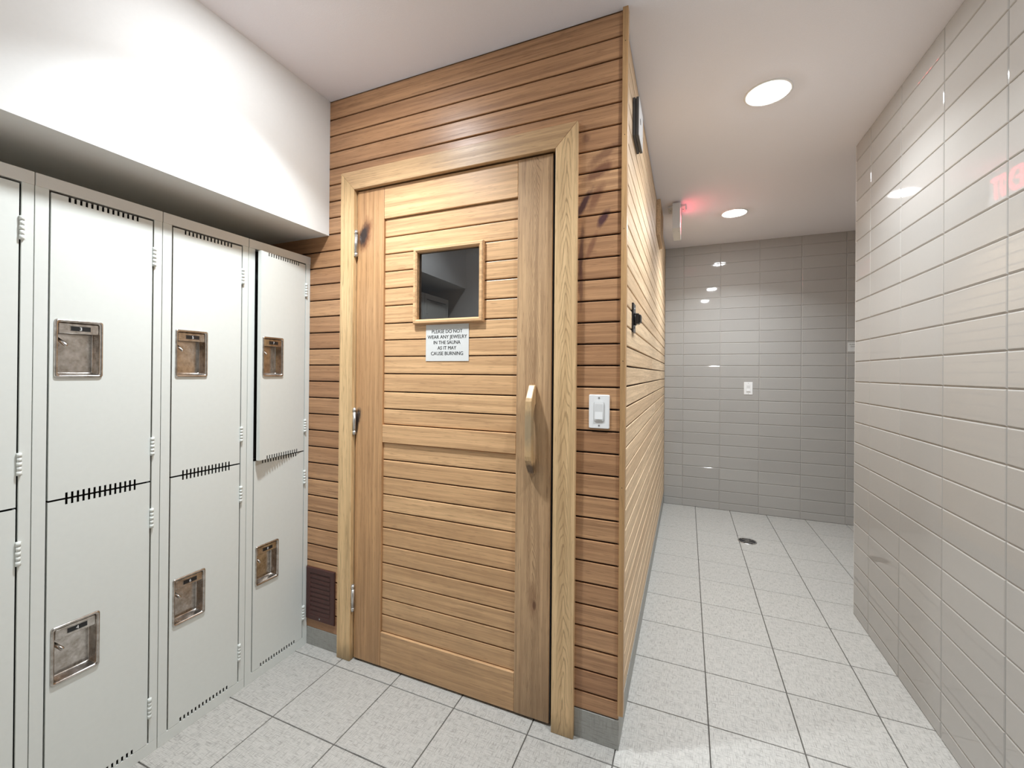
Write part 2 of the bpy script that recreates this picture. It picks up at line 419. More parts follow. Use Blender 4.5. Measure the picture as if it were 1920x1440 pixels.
# ceiling, with real openings for the recessed downlights
mb = MB()
RC = .078
cells = []
lx = sorted({round(l[0], 4) for l in LAMPS}); 
def ceiling():
    bm = bmesh.new()
    xs = sorted({X0, X1} | {l[0] - .12 for l in LAMPS} | {l[0] + .12 for l in LAMPS})
    ys = sorted({Y0, Y1} | {l[1] - .12 for l in LAMPS} | {l[1] + .12 for l in LAMPS})
    vs, fs = [], []
    def inlamp(a, b):
        for l in LAMPS:
            if abs(a - l[0]) < .12 and abs(b - l[1]) < .12: return l
    for i in range(len(xs) - 1):
        for j in range(len(ys) - 1):
            if xs[i + 1] - xs[i] < 1e-5 or ys[j + 1] - ys[j] < 1e-5: continue
            if inlamp((xs[i] + xs[i + 1]) / 2, (ys[j] + ys[j + 1]) / 2): continue
            mb.add([(xs[i], ys[j], H), (xs[i + 1], ys[j], H), (xs[i + 1], ys[j + 1], H), (xs[i], ys[j + 1], H)], [(0, 3, 2, 1)], M_CEIL)
    for l in LAMPS:
        n = 48; o = len(mb.v); sq = []; ci = []
        for k in range(n):
            a = 2 * math.pi * k / n; c, s = math.cos(a), math.sin(a); m_ = max(abs(c), abs(s))
            sq.append((l[0] + .12 * c / m_, l[1] + .12 * s / m_, H)); ci.append((l[0] + RC * c, l[1] + RC * s, H))
        mb.add(sq + ci, [(k, n + k, n + (k + 1) % n, (k + 1) % n) for k in range(n)], M_CEIL)
ceiling()
mb.box(X0, X1, Y0, Y1, H + .14, H + .18, M_CEIL)
struct(mb.build('ceiling', fix=False), 'flat painted ceiling')

def zbreaks():
    z = [1.2392]
    while z[-1] + .0757 < H - .01: z.append(z[-1] + .0757)
    lo = []; q = 1.2392 - .0767
    while q > .11: lo.append(q); q -= .0767
    return sorted(lo + z)
ZB = [.1013] + zbreaks() + [H]
G = .0026      # half groove
# front wood wall with door opening
OPX0, OPX1, OPZ = -1.379, -.447, 2.1
mb = MB()
XT = -.2105
mb.box(X0, OPX0 - .01, D + .011, D + .09, .0, H, MW_BACK); mb.box(OPX1 + .01, XC - .011, D + .011, D + .09, .0, H, MW_BACK)
mb.box(OPX0 - .01, OPX1 + .01, D + .011, D + .09, OPZ + .012, H, MW_BACK)
for a, b_ in zip(ZB[:-1], ZB[1:]):
    z0, z1 = a + G, b_ - G
    if z1 > H - .02: z1 = H
    cross = z0 < 2.103 < z1
    segs = [(X0, XT)] if z0 > 2.103 else [(X0, -1.40), (-.425, XT)]
    r = random.random()
    for (p, q) in segs: mb.box(p, q, D, D + .011, .0825 if (a < .11 and q < -1) else z0, z1, MW_X, r if q != XT or len(segs) == 1 else random.random())
    if cross and z1 > 2.12: mb.box(-1.40, -.425, D, D + .011, 2.108, z1, MW_X, r)
struct(mb.build('wall_front', bevel=.003), 'horizontal cedar board wall around the sauna door')
# side wood wall
mb = MB()
mb.box(XC - .09, XC - .011, D + .09, YB, 0, H, MW_BACK)
for a, b_ in zip(ZB[:-1], ZB[1:]):
    z0, z1 = a + G * 1.25, b_ - G * 1.25
    if z1 > H - .02: z1 = H
    cut = D + 1.1 + random.random() * 1.3
    for p, q in ((D + .004, cut - .0004), (cut + .0004, YB)):
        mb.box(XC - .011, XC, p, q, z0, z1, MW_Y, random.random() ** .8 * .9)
struct(mb.build('wall_side', bevel=.0022), 'horizontal cedar board side wall running down the corridor')
# corner batten
mb = MB(); mb.box(XT, -.1925, D - .012, D + .016, .127, H - .0, MW_CORNER, .4)
for z in (.45, .9, 1.33, 1.78, 2.1, 2.42): mb.cyl((-.2015, D - .0123, z), 1, .0016, 0, .0005, M_INK, 8)
struct(mb.build('trim_2', bevel=.001), 'pale wooden corner batten')
# base tiles
mb = MB()
for p, q in ((XL, -1.4495), (-.3625, XC + .001)):
    z1 = .082 if p < -1 else .1005
    mb.box(p, q, D - .001, D + .010, 0, z1, M_BASE)
struct(mb.build('baseboard_front', bevel=.001), 'grey tile base below the cedar boards')
mb = MB()
ys = breaks(D, YB, gy0, T)
for p, q in zip(ys[:-1], ys[1:]):
    mb.box(XC - .010, XC + .001, p + (.0008 if p > D else .0102), q - .0008, 0, .1005, M_BASE)
struct(mb.build('baseboard_side', bevel=.001), 'grey tile base along the cedar side wall')
# back tiled wall
ZT = breaks(0, H, .0686, .1085)
mb = MB(); mb.box(XC - .05, X1, YB + .001, YB + .1, 0, H, M_GROUT)
tiled_wall(mb, breaks(XC, X1, -.0385, .3275), ZT, lambda a, b, o: (a, YB - o, b), None)
struct(mb.build('wall_back'), 'glossy greige stacked tile wall at the corridor end')
# right tiled wall (solid mass to the right)
mb = MB(); mb.box(XR + .001, X1, Y0, YRE - .004, 0, H, M_GROUT)
tiled_wall(mb, breaks(Y0, YRE - .003, 1.649, .3255), breaks(0, H, .0600, .1085), lambda a, b, o: (XR - o, a, b), None)
tiled_wall(mb, breaks(XR, X1, XR + .2, .3275), breaks(0, H, .0600, .1085), lambda a, b, o: (a, YRE - .004 + o, b), None)
struct(mb.build('wall_right'), 'glossy greige stacked tile wall on the right')
mb = MB(); mb.box(XR - .0022, XR + .006, YRE - .003, YRE + .0015, 0, H, M_WTRIM)
struct(mb.build('trim_3', bevel=.0008), 'thin pale edge trim on the corner of the right tile wall')
mb = MB(); mb.box(X1, X1 + .05, YRE, YB, 0, H, M_GROUT)
tiled_wall(mb, breaks(YRE, YB, YRE + .2, .3275), ZT, lambda a, b, o: (X1 - o, a, b), None)
struct(mb.build('wall_far_right'))
# painted walls: behind lockers, dropped wall over lockers, alcove end, passage behind the camera
mb = MB(); mb.box(XW - .05, XW, Y0, D + .1, 0, H, M_WALL); struct(mb.build('wall_left'), 'painted wall behind the lockers')
mb = MB(); mb.box(XW, XS, YF, D - .0005, ZS, H, M_WALL); struct(mb.build('wall_left_upper'), 'white painted dropped wall above the lockers')
mb = MB(); mb.box(XW, -1.28, YF - .11, YF, 0, H, M_WALL); mb.box(-1.39, -1.28, Y0, YF - .11, 0, H, M_WALL)
struct(mb.build('wall_near'))
mb = MB(); mb.box(XW, X1, Y0 - .05, Y0, 0, H, M_WALL); struct(mb.build('wall_behind'))
mb = MB(); mb.box(XW - .05, XW, D + .1, YB, 0, H, MW_BACK); mb.box(XW, XC - .09, YB, YB + .05, 0, H, MW_BACK)
struct(mb.build('wall_inner'))

# ------------------------------------------------------------------ SAUNA DOOR
# casing (mitred)
def board_poly(mb, pts, y0, y1, mat, rnd):
    mb.prism(pts, lambda p, q, t: (p, t, q), y0, y1, mat, rnd)
COX0, COX1, COZ = -1.4495, -.3622, 2.179
CIX0, CIX1, CIZ = -1.3745, -.4430, 2.0965
mb = MB(); yc = D - .020
board_poly(mb, [(COX0, 0), (CIX0, 0), (CIX0, CIZ), (COX0, COZ)], yc, D, MW_TRIML, .15)
board_poly(mb, [(CIX1, 0), (COX1, 0), (COX1, COZ), (CIX1, CIZ)], yc, D, MW_TRIMZ, .62)
board_poly(mb, [(COX0, COZ), (CIX0, CIZ), (CIX1, CIZ), (COX1, COZ)], yc, D, MW_TRIMX, .4)
# jambs and stop
mb.box(OPX0, CIX0 - .0005, D, D + .09, 0, OPZ + .01, MW_TRIML, .8)
mb.box(CIX1 - .002, CIX1 + .010, D, D + .09, 0, OPZ + .01, MW_TRIML, .9)
mb.box(OPX0, CIX1 + .010, D, D + .09, CIZ + .006, CIZ + .018, MW_TRIMX, .8)
struct(mb.build('trim_1', bevel=.0022, seg=3), 'mitred cedar casing around the sauna door')

SX0, SX1, SZ0, SZ1 = -1.3705, -.4572, .009, 2.0920
DO = thing('door_1', (SX0, D, 0), 'cedar sauna door with a small square window', 'door'); DO['kind'] = 'structure'
def dpart(mb, name, parent=DO, **k):
    o = mb.build(name, parent, **k)
    return keep_world(o, DO) if parent is DO else o
RZ = [(1.953, SZ1), (.980, 1.0565), (SZ0, .155)]
PX0, PX1 = -1.223, -.5955
mb = MB(); mb.box(SX0, PX0, D, D + .044, SZ0, SZ1, MW_DOORZ, .45); dpart(mb, 'stile', bevel=.0025)
mb = MB(); mb.box(PX1, SX1, D, D + .044, SZ0, SZ1, MW_STILE, .3); dpart(mb, 'stile', bevel=.0025)
for (a, b_), r, in zip(RZ, (.05, .35, .5)):
    mb = MB(); e = .0003; mb.box(PX0 + e, PX1 - e, D + .001, D + .043, a, b_, MW_DOORX, r); dpart(mb, 'rail', bevel=.002)
WX0, WX1, WZ0, WZ1 = -1.0475, -.7590, 1.502, 1.7915    # opening in the boards
up_g = [1.953, 1.8735, 1.7994, 1.7232, 1.6494, 1.5739, 1.4967, 1.4248, 1.3531, 1.2782, 1.2, 1.1253, 1.0577]
lo_g = [.980, .904, .8292, .7531, .6803, .6080, .5315, .4544, .3763, .3005, .2297, .155]
YPN = D + .010
mb = MB()
random.seed(11)
for gs in (up_g, lo_g):
    for z1, z0 in zip(gs[:-1], gs[1:]):
        r = .1 + .55 * random.random() if gs is lo_g else .05 + .45 * random.random()
        a, b_ = z0 + .0023, z1 - .0023
        if a < WZ1 and b_ > WZ0 and gs is up_g:
            mb.box(PX0, WX0, YPN, D + .034, a, b_, MW_DOORX, r); mb.box(WX1, PX1, YPN, D + .034, a, b_, MW_DOORX, r)
            if b_ > WZ1 + .004: mb.box(WX0, WX1, YPN, D + .034, WZ1, b_, MW_DOORX, r)
            if a < WZ0 - .004: mb.box(WX0, WX1, YPN, D + .034, a, WZ0, MW_DOORX, r)
        else: mb.box(PX0, PX1, YPN, D + .034, a, b_, MW_DOORX, r)
mb.box(PX0, WX0 - .001, D + .020, D + .035, .15, 1.955, MW_BACK); mb.box(WX1 + .001, PX1, D + .020, D + .035, .15, 1.955, MW_BACK)
mb.box(WX0 - .001, WX1 + .001, D + .020, D + .035, .15, WZ0 - .001, MW_BACK); mb.box(WX0 - .001, WX1 + .001, D + .020, D + .035, WZ1 + .001, 1.955, MW_BACK)
dpart(mb, 'board_panel', bevel=.0026)
# window frame: mitred, chamfered
mb = MB()
fx0, fx1, fz0, fz1 = -1.0650, -.7375, 1.4872, 1.8050
w_ = .0185; ch = .005
prof = [(0, D + .012), (0, D - .003), (.004, D - .008), (w_ - .006, D - .008), (w_, D - .002), (w_, D + .030), (w_ - .002, D + .030), (w_-.002, D + .012)]
loops = []
for ins, y in prof: loops.append([(fx0 + ins, y, fz0 + ins), (fx1 - ins, y, fz0 + ins), (fx1 - ins, y, fz1 - ins), (fx0 + ins, y, fz1 - ins)])
loops.append(loops[0])
mb.loft(loops, MW_DOORX, cap0=False, cap1=False, smooth=False)
wf = dpart(mb, 'window_frame'); wf['label'] = 'pale wooden window frame'
mb = MB(); mb.box(fx0 + w_ - .001, fx1 - w_ + .001, D + .014, D + .019, fz0 + w_ - .001, fz1 - w_ + .001, M_GLASS)
g = mb.build('window_pane', wf)
# handle (side profile extruded across)
mb = MB()
prf = [(1.2425, 0), (1.2425, .012), (1.238, .015), (1.196, .042), (1.184, .047), (1.150, .049), (.985, .050), (.970, .048), (.960, .043), (.922, .016), (.915, .012), (.915, 0),
       (.968, 0), (.984, .014), (1.010, .020), (1.060, .023), (1.110, .023), (1.145, .019), (1.168, .008), (1.174, 0)]
mb.prism(prf, lambda z, e, t: (t, D - e, z), -.5415, -.5160, MW_HANDLE, .3)
hd = dpart(mb, 'door_handle', bevel=.003, seg=3); hd['label'] = 'arched pale wooden pull handle, worn grey at the grip'
# hinges
for zc in (1.8575, 1.0648, .278):
    mb = MB(); cx_, cyy = -1.3680, D - .010
    zz = [zc - .058, zc - .041, zc + .041, zc + .058]
    for a, b_ in zip(zz[:-1], zz[1:]): mb.cyl((cx_, cyy, 0), 2, .0075, a + .0006, b_ - .0006, M_HINGE, 20)
    mb.cyl((cx_, cyy, 0), 2, .0048, zc - .060, zc + .060, M_SCREW, 12)
    mb.box(cx_ - .003, cx_ + .0005, cyy, D + .03, zc - .056, zc + .056, M_HINGE)
    dpart(mb, 'hinge')

mb = MB(); mb.box(SX1 + .0002, SX1 + .0030, D + .003, D + .040, SZ0 + .01, SZ1 - .004, M_BLACK)  # added black strip standing in for the shade between slab and casing
ss = dpart(mb, 'latch_gap_shade'); ss['label'] = 'black strip added for the shade in the gap along the latch edge'

# sign on the door
mb = MB(); mb.box(-1.0062, -.8045, YPN - .0022, YPN - .0004, 1.3328, 1.4830, M_SIGN)
LN = [('PLEASE DO NOT', .144, .19), ('WEAR ANY JEWELRY', .185, .34), ('IN THE SAUNA', .126, .49), ('AS IT MAY', .088, .64), ('CAUSE BURNING', .151, .79)]
for s_, w, fr in LN:
    vs, fs = text_geo(s_, w, .0140, .0)
    for k_, dx in enumerate((-.00035, 0, .00035)): mb.add([(-.9053 + a + dx, YPN - .0025 - k_ * .00002, 1.4830 - fr * .1502 + b_) for a, b_ in vs], fs, M_INK)
sg = mb.build('door_sign', fix=False)
tag(sg, 'small silver sign reading PLEASE DO NOT WEAR ANY JEWELRY IN THE SAUNA', 'sign')

# ------------------------------------------------------------------ LOCKERS
def plate(mb, us, zs, keep, x0, x1, mat):
    """sheet in the u-z plane from x0 (back) to x1 (front) made of kept grid cells"""
    nu, nz = len(us) - 1, len(zs) - 1
    K = [[keep((us[i] + us[i + 1]) / 2, (zs[j] + zs[j + 1]) / 2) for j in range(nz)] for i in range(nu)]
    idx = {}
    def v(i, j, s):
        if (i, j, s) not in idx: idx[(i, j, s)] = len(mb.v); mb.v.append(((x1 if s else x0), us[i], zs[j]))
        return idx[(i, j, s)]
    k = mb.mi(mat)
    def f(*q): mb.f.append(q); mb.m.append(k); mb.r.append(0); mb.sm.append(False)
    for i in range(nu):
        for j in range(nz):
            if not K[i][j]: continue
            f(v(i, j, 1), v(i + 1, j, 1), v(i + 1, j + 1, 1), v(i, j + 1, 1)); f(v(i, j, 0), v(i, j + 1, 0), v(i + 1, j + 1, 0), v(i + 1, j, 0))
            if i == 0 or not K[i - 1][j]: f(v(i, j, 0), v(i, j, 1), v(i, j + 1, 1), v(i, j + 1, 0))
            if i == nu - 1 or not K[i + 1][j]: f(v(i + 1, j, 0), v(i + 1, j + 1, 0), v(i + 1, j + 1, 1), v(i + 1, j, 1))
            if j == 0 or not K[i][j - 1]: f(v(i, j, 0), v(i + 1, j, 0), v(i + 1, j, 1), v(i, j, 1))
            if j == nz - 1 or not K[i][j + 1]: f(v(i, j + 1, 0), v(i, j + 1, 1), v(i + 1, j + 1, 1), v(i + 1, j + 1, 0))
def rrect(u0, u1, z0, z1, r, x, n=5):
    pts = []
    for (cu_, cz, a0) in ((u1 - r, z1 - r, 0), (u0 + r, z1 - r, 90), (u0 + r, z0 + r, 180), (u1 - r, z0 + r, 270)):
        for k in range(n): a = math.radians(a0 + 90 * k / (n - 1)); pts.append((x, cu_ + r * math.cos(a), cz + r * math.sin(a)))
    return pts
DU0, DU1 = .0325, .2760          # door edges in locker coordinates
DZ = [(.0395, .9105), (.9160, 1.7835)]
HZ = [(.387, .553), (1.262, 1.430)]   # recessed handles
HU = (.041, .149)
SLOT_U = [.071 + k * (.234 - .071) / 13 for k in range(14)]
def locker_door_mesh(tier):
    """door in its own frame: origin on the hinge line (u = DU1) at z = 0, u negative towards the latch edge"""
    z0, z1 = DZ[tier]; hz0, hz1 = HZ[tier]; mb = MB()
    us = {DU0, DU1, HU[0] + .006, HU[1] - .006}
    for s in SLOT_U: us |= {round(s - .0027, 5), round(s + .0027, 5)}
    zs = {z0, z1, hz0 + .006, hz1 - .006, z0 + .0145, z1 - .0145}
    us = sorted(us); zs = sorted(zs)
    def keep(u, z):
        if HU[0] + .006 < u < HU[1] - .006 and hz0 + .006 < z < hz1 - .006: return False
        if (z < z0 + .0145 or z > z1 - .0145) and any(abs(u - s) < .0027 for s in SLOT_U): return False
        return True
    plate(mb, us, zs, keep, -.0013, 0, M_LOCK)
    mb.box(-.017, -.0013, DU0, DU0 + .0013, z0, z1, M_LOCK); mb.box(-.017, -.0013, DU1 - .0013, DU1, z0, z1, M_LOCK)
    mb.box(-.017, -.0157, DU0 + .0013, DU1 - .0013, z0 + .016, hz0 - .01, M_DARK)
    mb.v = [(x, u - DU1, z) for x, u, z in mb.v]
    return mb
def locker_handle_mesh(tier):
    hz0, hz1 = HZ[tier]; u0, u1 = HU; mb = MB()
    L_ = []
    for ins, x, r in ((0, .0002, .007), (.0004, .003, .0068), (.002, .0048, .006), (.0045, .0052, .006), (.007, .0035, .0055), (.009, -.001, .005), (.0115, -.026, .005), (.0145, -.0295, .004)):
        L_.append(rrect(u0 + ins, u1 - ins, hz0 + ins, hz1 - ins, r, x))
    mb.loft(L_, M_STEEL, cap1=True)
    # bar across the top that carries the number plate
    a, b_ = u0 + .0095, u1 - .0095
    bar = [rrect(a, b_, hz1 - .040, hz1 - .0105, .003, x) for x in (-.016, -.0015)] + [rrect(a + .0015, b_ - .0015, hz1 - .0385, hz1 - .012, .0025, -.0002)]
    mb.loft(bar, M_STEEL, cap1=True)
    mb.v = [(x, u - DU1, z) for x, u, z in mb.v]
    return mb
def locker_plate_mesh(tier, num):
    hz0, hz1 = HZ[tier]; uc = (HU[0] + HU[1]) / 2 + .003; zc = hz1 - .025; mb = MB()
    mb.box(-.0004, .0006, uc - .0235, uc + .0235, zc - .0080, zc + .0080, M_STEEL)
    mb.box(.0006, .0011, uc - .0220, uc + .0220, zc - .0068, zc + .0068, M_BLACK)
    if num:
        vs, fs = text_geo(num, None, .0095, .0)
        mb.add([(.00125, uc + a, zc + b_) for a, b_ in vs], fs, M_WINK)
    mb.v = [(x, u - DU1, z) for x, u, z in mb.v]
    return mb
def locker_lever_mesh(tier):
    hz0, hz1 = HZ[tier]; mb = MB()
    a = Vector((-.020, HU[0] + .013, hz1 - .054)); b_ = Vector((-.004, HU[0] + .029, hz1 - .076))
    d = (b_ - a).normalized(); s = d.cross(Vector((1, 0, 0))).normalized(); t = d.cross(s).normalized()
    L_ = []
    for q, r in ((-.001, .004), (0, .0045), (.85, .0052), (.95, .0042), (1.0, .002)):
        c = a + (b_ - a) * q; L_.append([tuple(c + s * (r * math.cos(w)) + t * (r * .7 * math.sin(w))) for w in [2 * math.pi * k / 12 for k in range(12)]])
    mb.loft(L_, M_STEEL, cap0=True, cap1=True)
    mb.v = [(x, u - DU1, z) for x, u, z in mb.v]
    return mb
def hinge_mesh(z0, z1):
    mb = MB(); n = 5; h = (z1 - z0) / n
    for k in range(n): mb.cyl((.0028, .2805, 0), 2, .0052 - .0004 * (k % 2), z0 + k * h + .0004, z0 + (k + 1) * h - .0004, M_LOCK, 12)
    mb.box(-.0030, .0008, .2775, .2885, z0 + .002, z1 - .002, M_LOCK)
    return mb
def locker_body():
    mb = MB(); g = .0009; d = .385
    # carcass shell
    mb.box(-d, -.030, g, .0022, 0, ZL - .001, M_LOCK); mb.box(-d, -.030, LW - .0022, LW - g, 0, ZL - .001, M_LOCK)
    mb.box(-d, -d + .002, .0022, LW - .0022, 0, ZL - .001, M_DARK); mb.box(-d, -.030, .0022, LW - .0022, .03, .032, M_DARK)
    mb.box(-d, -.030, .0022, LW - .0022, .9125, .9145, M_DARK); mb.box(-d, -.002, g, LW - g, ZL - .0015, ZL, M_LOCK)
    mb.box(-.052, -.050, .0022, LW - .0022, .032, ZL - .002, M_DARK)  # added dark sheet close behind the doors so the gaps read as shaded
    return mb
def locker_frame():
    mb = MB(); g = .0009
    mb.box(-.006, 0, g, DU0 - .0042, .0385, 1.7925, M_LOCK); mb.box(-.006, 0, DU1 + .0044, LW - g, .0385, 1.7925, M_LOCK)
    mb.box(-.006, 0, g, LW - g, 0, .0380, M_LOCK)
    return mb
def locker_header():
    mb = MB(); g = .0009; mb.box(-.030, .0025, g, LW - g, 1.7895, ZL, M_LOCKTOP); return mb
numbers = {1: (None, None), 2: ('4', '3'), 3: ('6', '5'), 4: ('8', '7')}
labels = {1: 'light grey two-door locker cut off by the left edge of the photo',
          2: 'light grey two-door metal locker with recess plates numbered 3 above and 4 below',
          3: 'light grey two-door metal locker, both doors shut, upper recess plate numbered 5',
          4: 'light grey two-door metal locker beside the cedar wall, its upper door ajar'}
body_me = frame_me = head_me = None
shared = {}
def inst(key, mbf, name, parent, **k):
    if key not in shared:
        o = mbf().build(name, parent, **k); shared[key] = o; return o
    c = shared[key].copy(); COL.objects.link(c); c.parent = parent; return c
for n_ in (2, 3, 4, 1):
    y0 = D - (5 - n_) * LW
    r = thing('locker', (XL, y0, 0), labels[n_], 'locker', 'row of lockers under the dropped wall')
    inst('body', locker_body, 'locker_body', r)
    inst('frame', locker_frame, 'front_frame', r, bevel=.0006)
    inst('head', locker_header, 'header_strip', r, bevel=.0015)
    for tier in (0, 1):
        d_ = inst(('door', tier), lambda: locker_door_mesh(tier), 'locker_door', r)
        d_.location = (0, DU1, 0); d_.rotation_euler = (0, 0, math.radians(7.0 if (n_ == 4 and tier == 1) else 0))
        inst(('handle', tier), lambda: locker_handle_mesh(tier), 'recessed_handle', d_)
        o = locker_plate_mesh(tier, numbers[n_][tier]).build('number_plate', d_, fix=False)
        inst(('lever', tier), lambda: locker_lever_mesh(tier), 'latch_lever', d_)
    for hz in ((.122, .189), (.758, .823), (1.000, 1.061), (1.633, 1.697)):
        inst(('hinge', hz), lambda: hinge_mesh(*hz), 'locker_hinge', r)

# ------------------------------------------------------------------ SWITCHES, VENT, WALL UNITS
def switch(name, fn, root, label):
    """fn(a, out, z) -> local xyz; a across, out from the wall"""
    r = thing(name, root, label, 'light switch')
    def lp(rects, mat, mb, n=5):
        mb.loft(rects, mat, cap1=True)
    def rr(w, h, r_, out, zc=0):
        return [fn(q[1], out, q[2] + zc) for q in rrect(-w / 2, w / 2, -h / 2, h / 2, r_, 0)]
    mb = MB(); mb.loft([rr(.0715, .1175, .004, 0), rr(.0715, .1175, .004, .003), rr(.067, .113, .003, .0055)], M_WPLAST)
    for z in (.048, -.048):
        c = fn(0, .0055, z); ax_ = 1
        mb.loft([[fn(.003 * math.cos(t), o, z + .003 * math.sin(t)) for t in [2 * math.pi * k / 12 for k in range(12)]] for o in (.0055, .0062)], M_SCREW)
    mb.build('switch_plate', r)
    mb = MB(); mb.loft([rr(.0345, .0665, .002, .0052), rr(.0345, .0665, .002, .0063)], M_SCREW); 
    mb.loft([rr(.0330, .0650, .0015, .006), rr(.0325, .0645, .0015, .0085)], M_WPLAST)
    # rocker tilted: lower half pressed out, upper half slightly in
    a = [fn(-.0130, .0085, .026), fn(.0130, .0085, .026), fn(.0130, .0092, 0), fn(-.0130, .0092, 0)]
    mb.add(a + [fn(-.0130, .0108, -.026), fn(.0130, .0108, -.026)] + [fn(-.0130, .0085, -.026), fn(.0130, .0085, -.026)],
           [(0, 1, 2, 3)], M_WPLAST2)
    o = len(mb.v) - 8
    for q in ((3, 2, 5, 4), (4, 5, 7, 6), (3, 4, 6), (2, 7, 5)): mb.f.append(tuple(o + i for i in q)); mb.m.append(mb.mi(M_WPLAST)); mb.r.append(0); mb.sm.append(False)
    mb.build('rocker', r)
    return r
switch('light_switch', lambda a, o, z: (a, -o, z), (-.282, D - .0002, 1.1545), 'white rocker light switch on the cedar boards right of the door')
switch('light_switch', lambda a, o, z: (a, -o, z), (.5275, YB - .0018, 1.160), 'white rocker light switch on the grey tiled back wall')

# brown louvred vent at the foot of the wall by the lockers
r = thing('wall_vent', (-1.565, D, .245), 'dark brown louvred vent low on the cedar wall beside the lockers', 'vent')
vx0, vx1, vz0, vz1 = -1.6525, -1.4780, .124, .368
def vp(mb, name, parent=r, **k): return keep_world(mb.build(name, parent, **k), r)
mb = MB(); w = .027
prof = [(0, D - .0005), (0, D - .006), (.003, D - .009), (w - .004, D - .009), (w, D - .006), (w, D - .0005)]
mb.loft([[(vx0 + i, y, vz0 + i), (vx1 - i, y, vz0 + i), (vx1 - i, y, vz1 - i), (vx0 + i, y, vz1 - i)] for i, y in prof], M_BROWN, cap1=False, smooth=False)
for z in (vz0 + .013, vz1 - .013): mb.cyl(((vx0 + vx1) / 2, D - .0095, z), 1, .0035, 0, .001, M_SCREW if z < .2 else M_BROWN, 10)
vp(mb, 'vent_frame')
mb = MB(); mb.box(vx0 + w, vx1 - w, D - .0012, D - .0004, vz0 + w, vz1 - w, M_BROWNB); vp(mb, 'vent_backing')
nl = 9; ph = (vz1 - vz0 - 2 * w) / nl
for k in range(nl):
    z = vz0 + w + k * ph; mb = MB()
    pl = [(z + .001, D - .008), (z + ph * .55, D - .0075), (z + ph * .97, D - .003), (z + ph * .97, D - .0018), (z + ph * .5, D - .0055), (z + .001, D - .0065)]
    mb.prism(pl, lambda zz, yy, t: (t, yy, zz), vx0 + w, vx1 - w, M_BROWN, smooth=False); vp(mb, 'louver')

# alarm unit high on the side wall
r = thing('wall_speaker', (XC, 1.815, 2.317), 'dark grey box with a pale front plate high on the cedar side wall', 'wall speaker')
def sp(mb, name, **k): return keep_world(mb.build(name, r, **k), r)
ya, yb_, za, zb = 1.738, 1.893, 2.241, 2.395
mb = MB(); mb.box(XC + .0003, XC + .0105, ya, yb_, za, zb, M_GREYD); sp(mb, 'back_box', bevel=.0015)
mb = MB(); mb.box(XC + .0105, XC + .0135, ya + .004, yb_ - .004, za + .004, zb - .004, M_BLACK); sp(mb, 'seam')
mb = MB(); mb.box(XC + .0135, XC + .0235, ya, yb_, za, zb, M_GREYD); sp(mb, 'housing', bevel=.0012)
mb = MB(); mb.box(XC + .0235, XC + .0250, ya + .001, yb_ - .001, za + .001, zb - .001, M_GREYL)
mb.cyl((XC + .025, (ya + yb_) / 2 - .025, (za + zb) / 2 + .002), 0, .012, 0, .0008, M_BLACK, 20); sp(mb, 'front_plate')

# black timer / control
r = thing('wall_control', (XC, 1.80, 1.516), 'black wall control plate with a protruding square knob on the cedar side wall', 'wall control')
def cp(mb, name, **k): return keep_world(mb.build(name, r, **k), r)
mb = MB(); mb.box(XC + .0003, XC + .0070, 1.760, 1.836, 1.457, 1.576, M_BLACKM); 
for z in (1.478, 1.555): mb.cyl((XC + .007, 1.798, z), 0, .005, 0, .0015, M_SCREW, 12)
cp(mb, 'control_plate', bevel=.002)
mb = MB(); mb.box(XC + .007, XC + .026, 1.778, 1.822, 1.492, 1.534, M_BLACK); mb.box(XC + .026, XC + .033, 1.782, 1.826, 1.497, 1.529, M_BLACK)
mb.cyl((XC + .008, 1.800, 1.513), 0, .027, 0, .006, M_BLACK, 20)
cp(mb, 'control_knob', bevel=.002)

# boxed wooden panel near the ceiling, far end
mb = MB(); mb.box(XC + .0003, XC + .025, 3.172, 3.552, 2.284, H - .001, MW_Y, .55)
o = mb.build('wood_panel_box', bevel=.0015); tag(o, 'shallow wooden box panel at the top of the cedar side wall behind the exit sign', 'wood panel')

# sign on back wall partly behind right wall corner
mb = MB(); mb.box(1.279, 1.479, YB - .0040, YB - .0017, 1.4965, 1.575, M_SIGN)
for s_, x, w, z in (('PLEASE', 1.2925, .050, 1.5560), ('SHOWER', 1.3000, .055, 1.5375), ('I', 1.3380, .003, 1.5190)):
    vs, fs = text_geo(s_, w, .0085, .0); 
    mb.add([(x + w / 2 + a, YB - .0043, z + b_) for a, b_ in vs], fs, M_INK)
o = mb.build('notice_sign', fix=False); tag(o, 'small grey notice on the tiled back wall, half hidden by the right wall corner', 'sign')

# ------------------------------------------------------------------ EXIT SIGN
ex0, ex1, ey0, ey1, ez0, ez1 = -.1065, -.0530, 3.250, 3.558, 2.340, 2.522
r = thing('exit_sign', ((ex0 + ex1) / 2, (ey0 + ey1) / 2, H), 'white ceiling-hung EXIT sign seen edge-on, glowing red on its right side', 'exit sign')
def ep(mb, name, **k): return keep_world(mb.build(name, r, **k), r)
mb = MB(); mb.box(ex0, ex1 - .004, ey0, ey1, ez0, ez1, M_EXIT)
for y in (ey0 + .08,):
    for x in (ex0 + .008, ex1 - .012): mb.cyl((x, y, ez0 - .0008), 2, .0025, 0, .001, M_INK, 10)
ep(mb, 'housing', bevel=.002)
mb = MB(); mb.box(ex1 - .004, ex1, ey0 + .001, ey1 - .001, ez0 + .001, ez1 - .001, M_WPLAST)
fpn = ep(mb, 'face_plate', bevel=.001)
mb = MB(); vs, fs = text_geo('EXIT', .245, .128, .0)
mb.add([(ex1 + .0015, (ey0 + ey1) / 2 + a, (ez0 + ez1) / 2 + b_) for a, b_ in vs], fs, M_RED)
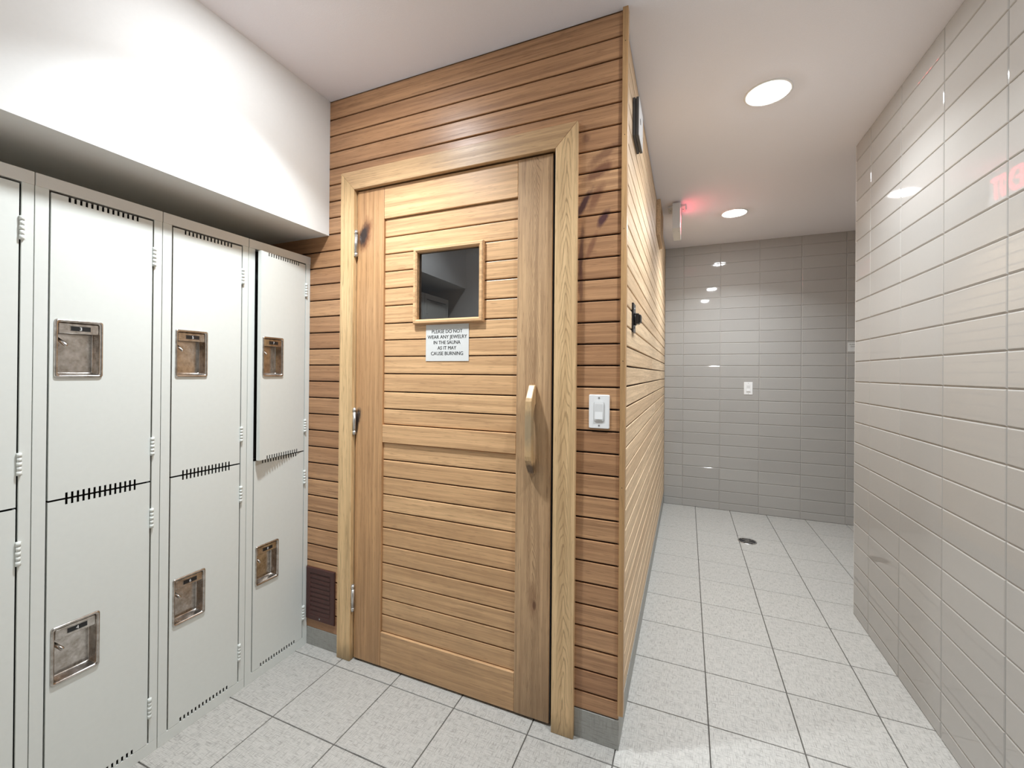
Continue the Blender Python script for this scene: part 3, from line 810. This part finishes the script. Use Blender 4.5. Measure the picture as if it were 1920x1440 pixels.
o = mb.build('lit_letters', r, fix=False); keep_world(o, r)
mb = MB(); mb.box(-.140, -.020, 3.335, 3.455, H - .0155, H - .0002, M_EXIT)
for x in (-.125, -.036): mb.cyl((x, 3.395, H - .0165), 2, .004, 0, .0015, M_INK, 10)
ep(mb, 'ceiling_canopy', bevel=.003)

# ------------------------------------------------------------------ FLOOR DRAIN
r = thing('floor_drain', (.4376, 3.711, 0), 'round dark metal floor drain with a slotted cross pattern', 'floor drain')
mb = MB(); mb.cyl((0, 0, 0), 2, .064, .0004, .0028, M_BLACKM, 40); mb.build('drain_dish', r)
mb = MB()
n = 40; rings = []
for rad, z in ((.066, .0006), (.066, .0038), (.061, .0042), (.058, .0030)):
    rings.append([(rad * math.cos(2 * math.pi * k / n), rad * math.sin(2 * math.pi * k / n), z) for k in range(n)])
mb.loft(rings, M_HINGE, cap1=False)
for q in range(4):
    a = math.pi / 4 + q * math.pi / 2
    c, s = math.cos(a), math.sin(a); wd_ = .0022
    p = [(0 - s * wd_, 0 + c * wd_), (.059 * c - s * wd_, .059 * s + c * wd_), (.059 * c + s * wd_, .059 * s - c * wd_), (s * wd_, -c * wd_)]
    mb.prism(p, lambda x, y, t: (x, y, t), .0028, .0042, M_HINGE)
    for rad in (.020, .034, .047):
        a0 = a + .35; a1 = a + math.pi / 2 - .35
        if q % 2 == 0:
            arc = [(rad + .002) * 1.0, rad - .0015]
            pts = [(arc[0] * math.cos(t), arc[0] * math.sin(t)) for t in [a0 + (a1 - a0) * k / 6 for k in range(7)]] + [(arc[1] * math.cos(t), arc[1] * math.sin(t)) for t in [a1 - (a1 - a0) * k / 6 for k in range(7)]]
            mb.prism(pts, lambda x, y, t: (x, y, t), .0028, .0042, M_HINGE)
mb.build('drain_grate', r)

# ------------------------------------------------------------------ DOWNLIGHTS
def lamp(x, y, k, label, first=[None]):
    r = thing('downlight', (x, y, H), label, 'ceiling light', 'recessed ceiling downlights')
    if first[0] is None:
        n = 48
        def ring(rad, z): return [(rad * math.cos(2 * math.pi * q / n), rad * math.sin(2 * math.pi * q / n), z) for q in range(n)]
        mb = MB(); mb.loft([ring(.094, -.0002), ring(.094, -.003), ring(.090, -.0045), ring(.078, -.0035), ring(.0765, .002)], M_LRING, cap1=False); a = mb.build('trim_ring', r)
        mb = MB(); mb.loft([ring(.0765, .002), ring(.074, .0022), ring(.0600, .0030)], M_CAN, cap1=False); b_ = mb.build('reflector', r)
        mb = MB(); mb.loft([ring(.0605, .003), ring(.0595, -.003), ring(.053, -.0075), ring(.038, -.0102), ring(.018, -.0115)], M_LENS, cap1=True, smooth=False); c = mb.build('lens', r, fix=False)
        first[0] = (a, b_, c)
    else:
        for o in first[0]:
            c = o.copy(); COL.objects.link(c); c.parent = r
    ld = bpy.data.lights.new('downlight_lamp', 'AREA'); ld.shape = 'DISK'; ld.size = .11; ld.energy = LAMP_POWER * k
    ld.color = (.88, .95, 1.0); ld.spread = LAMP_SPREAD if x > -.5 else ALCOVE_SPREAD
    lo = bpy.data.objects.new('downlight_lamp', ld); COL.objects.link(lo); lo.parent = r; lo.location = (0, 0, -.0125)
for l in LAMPS: lamp(*l)
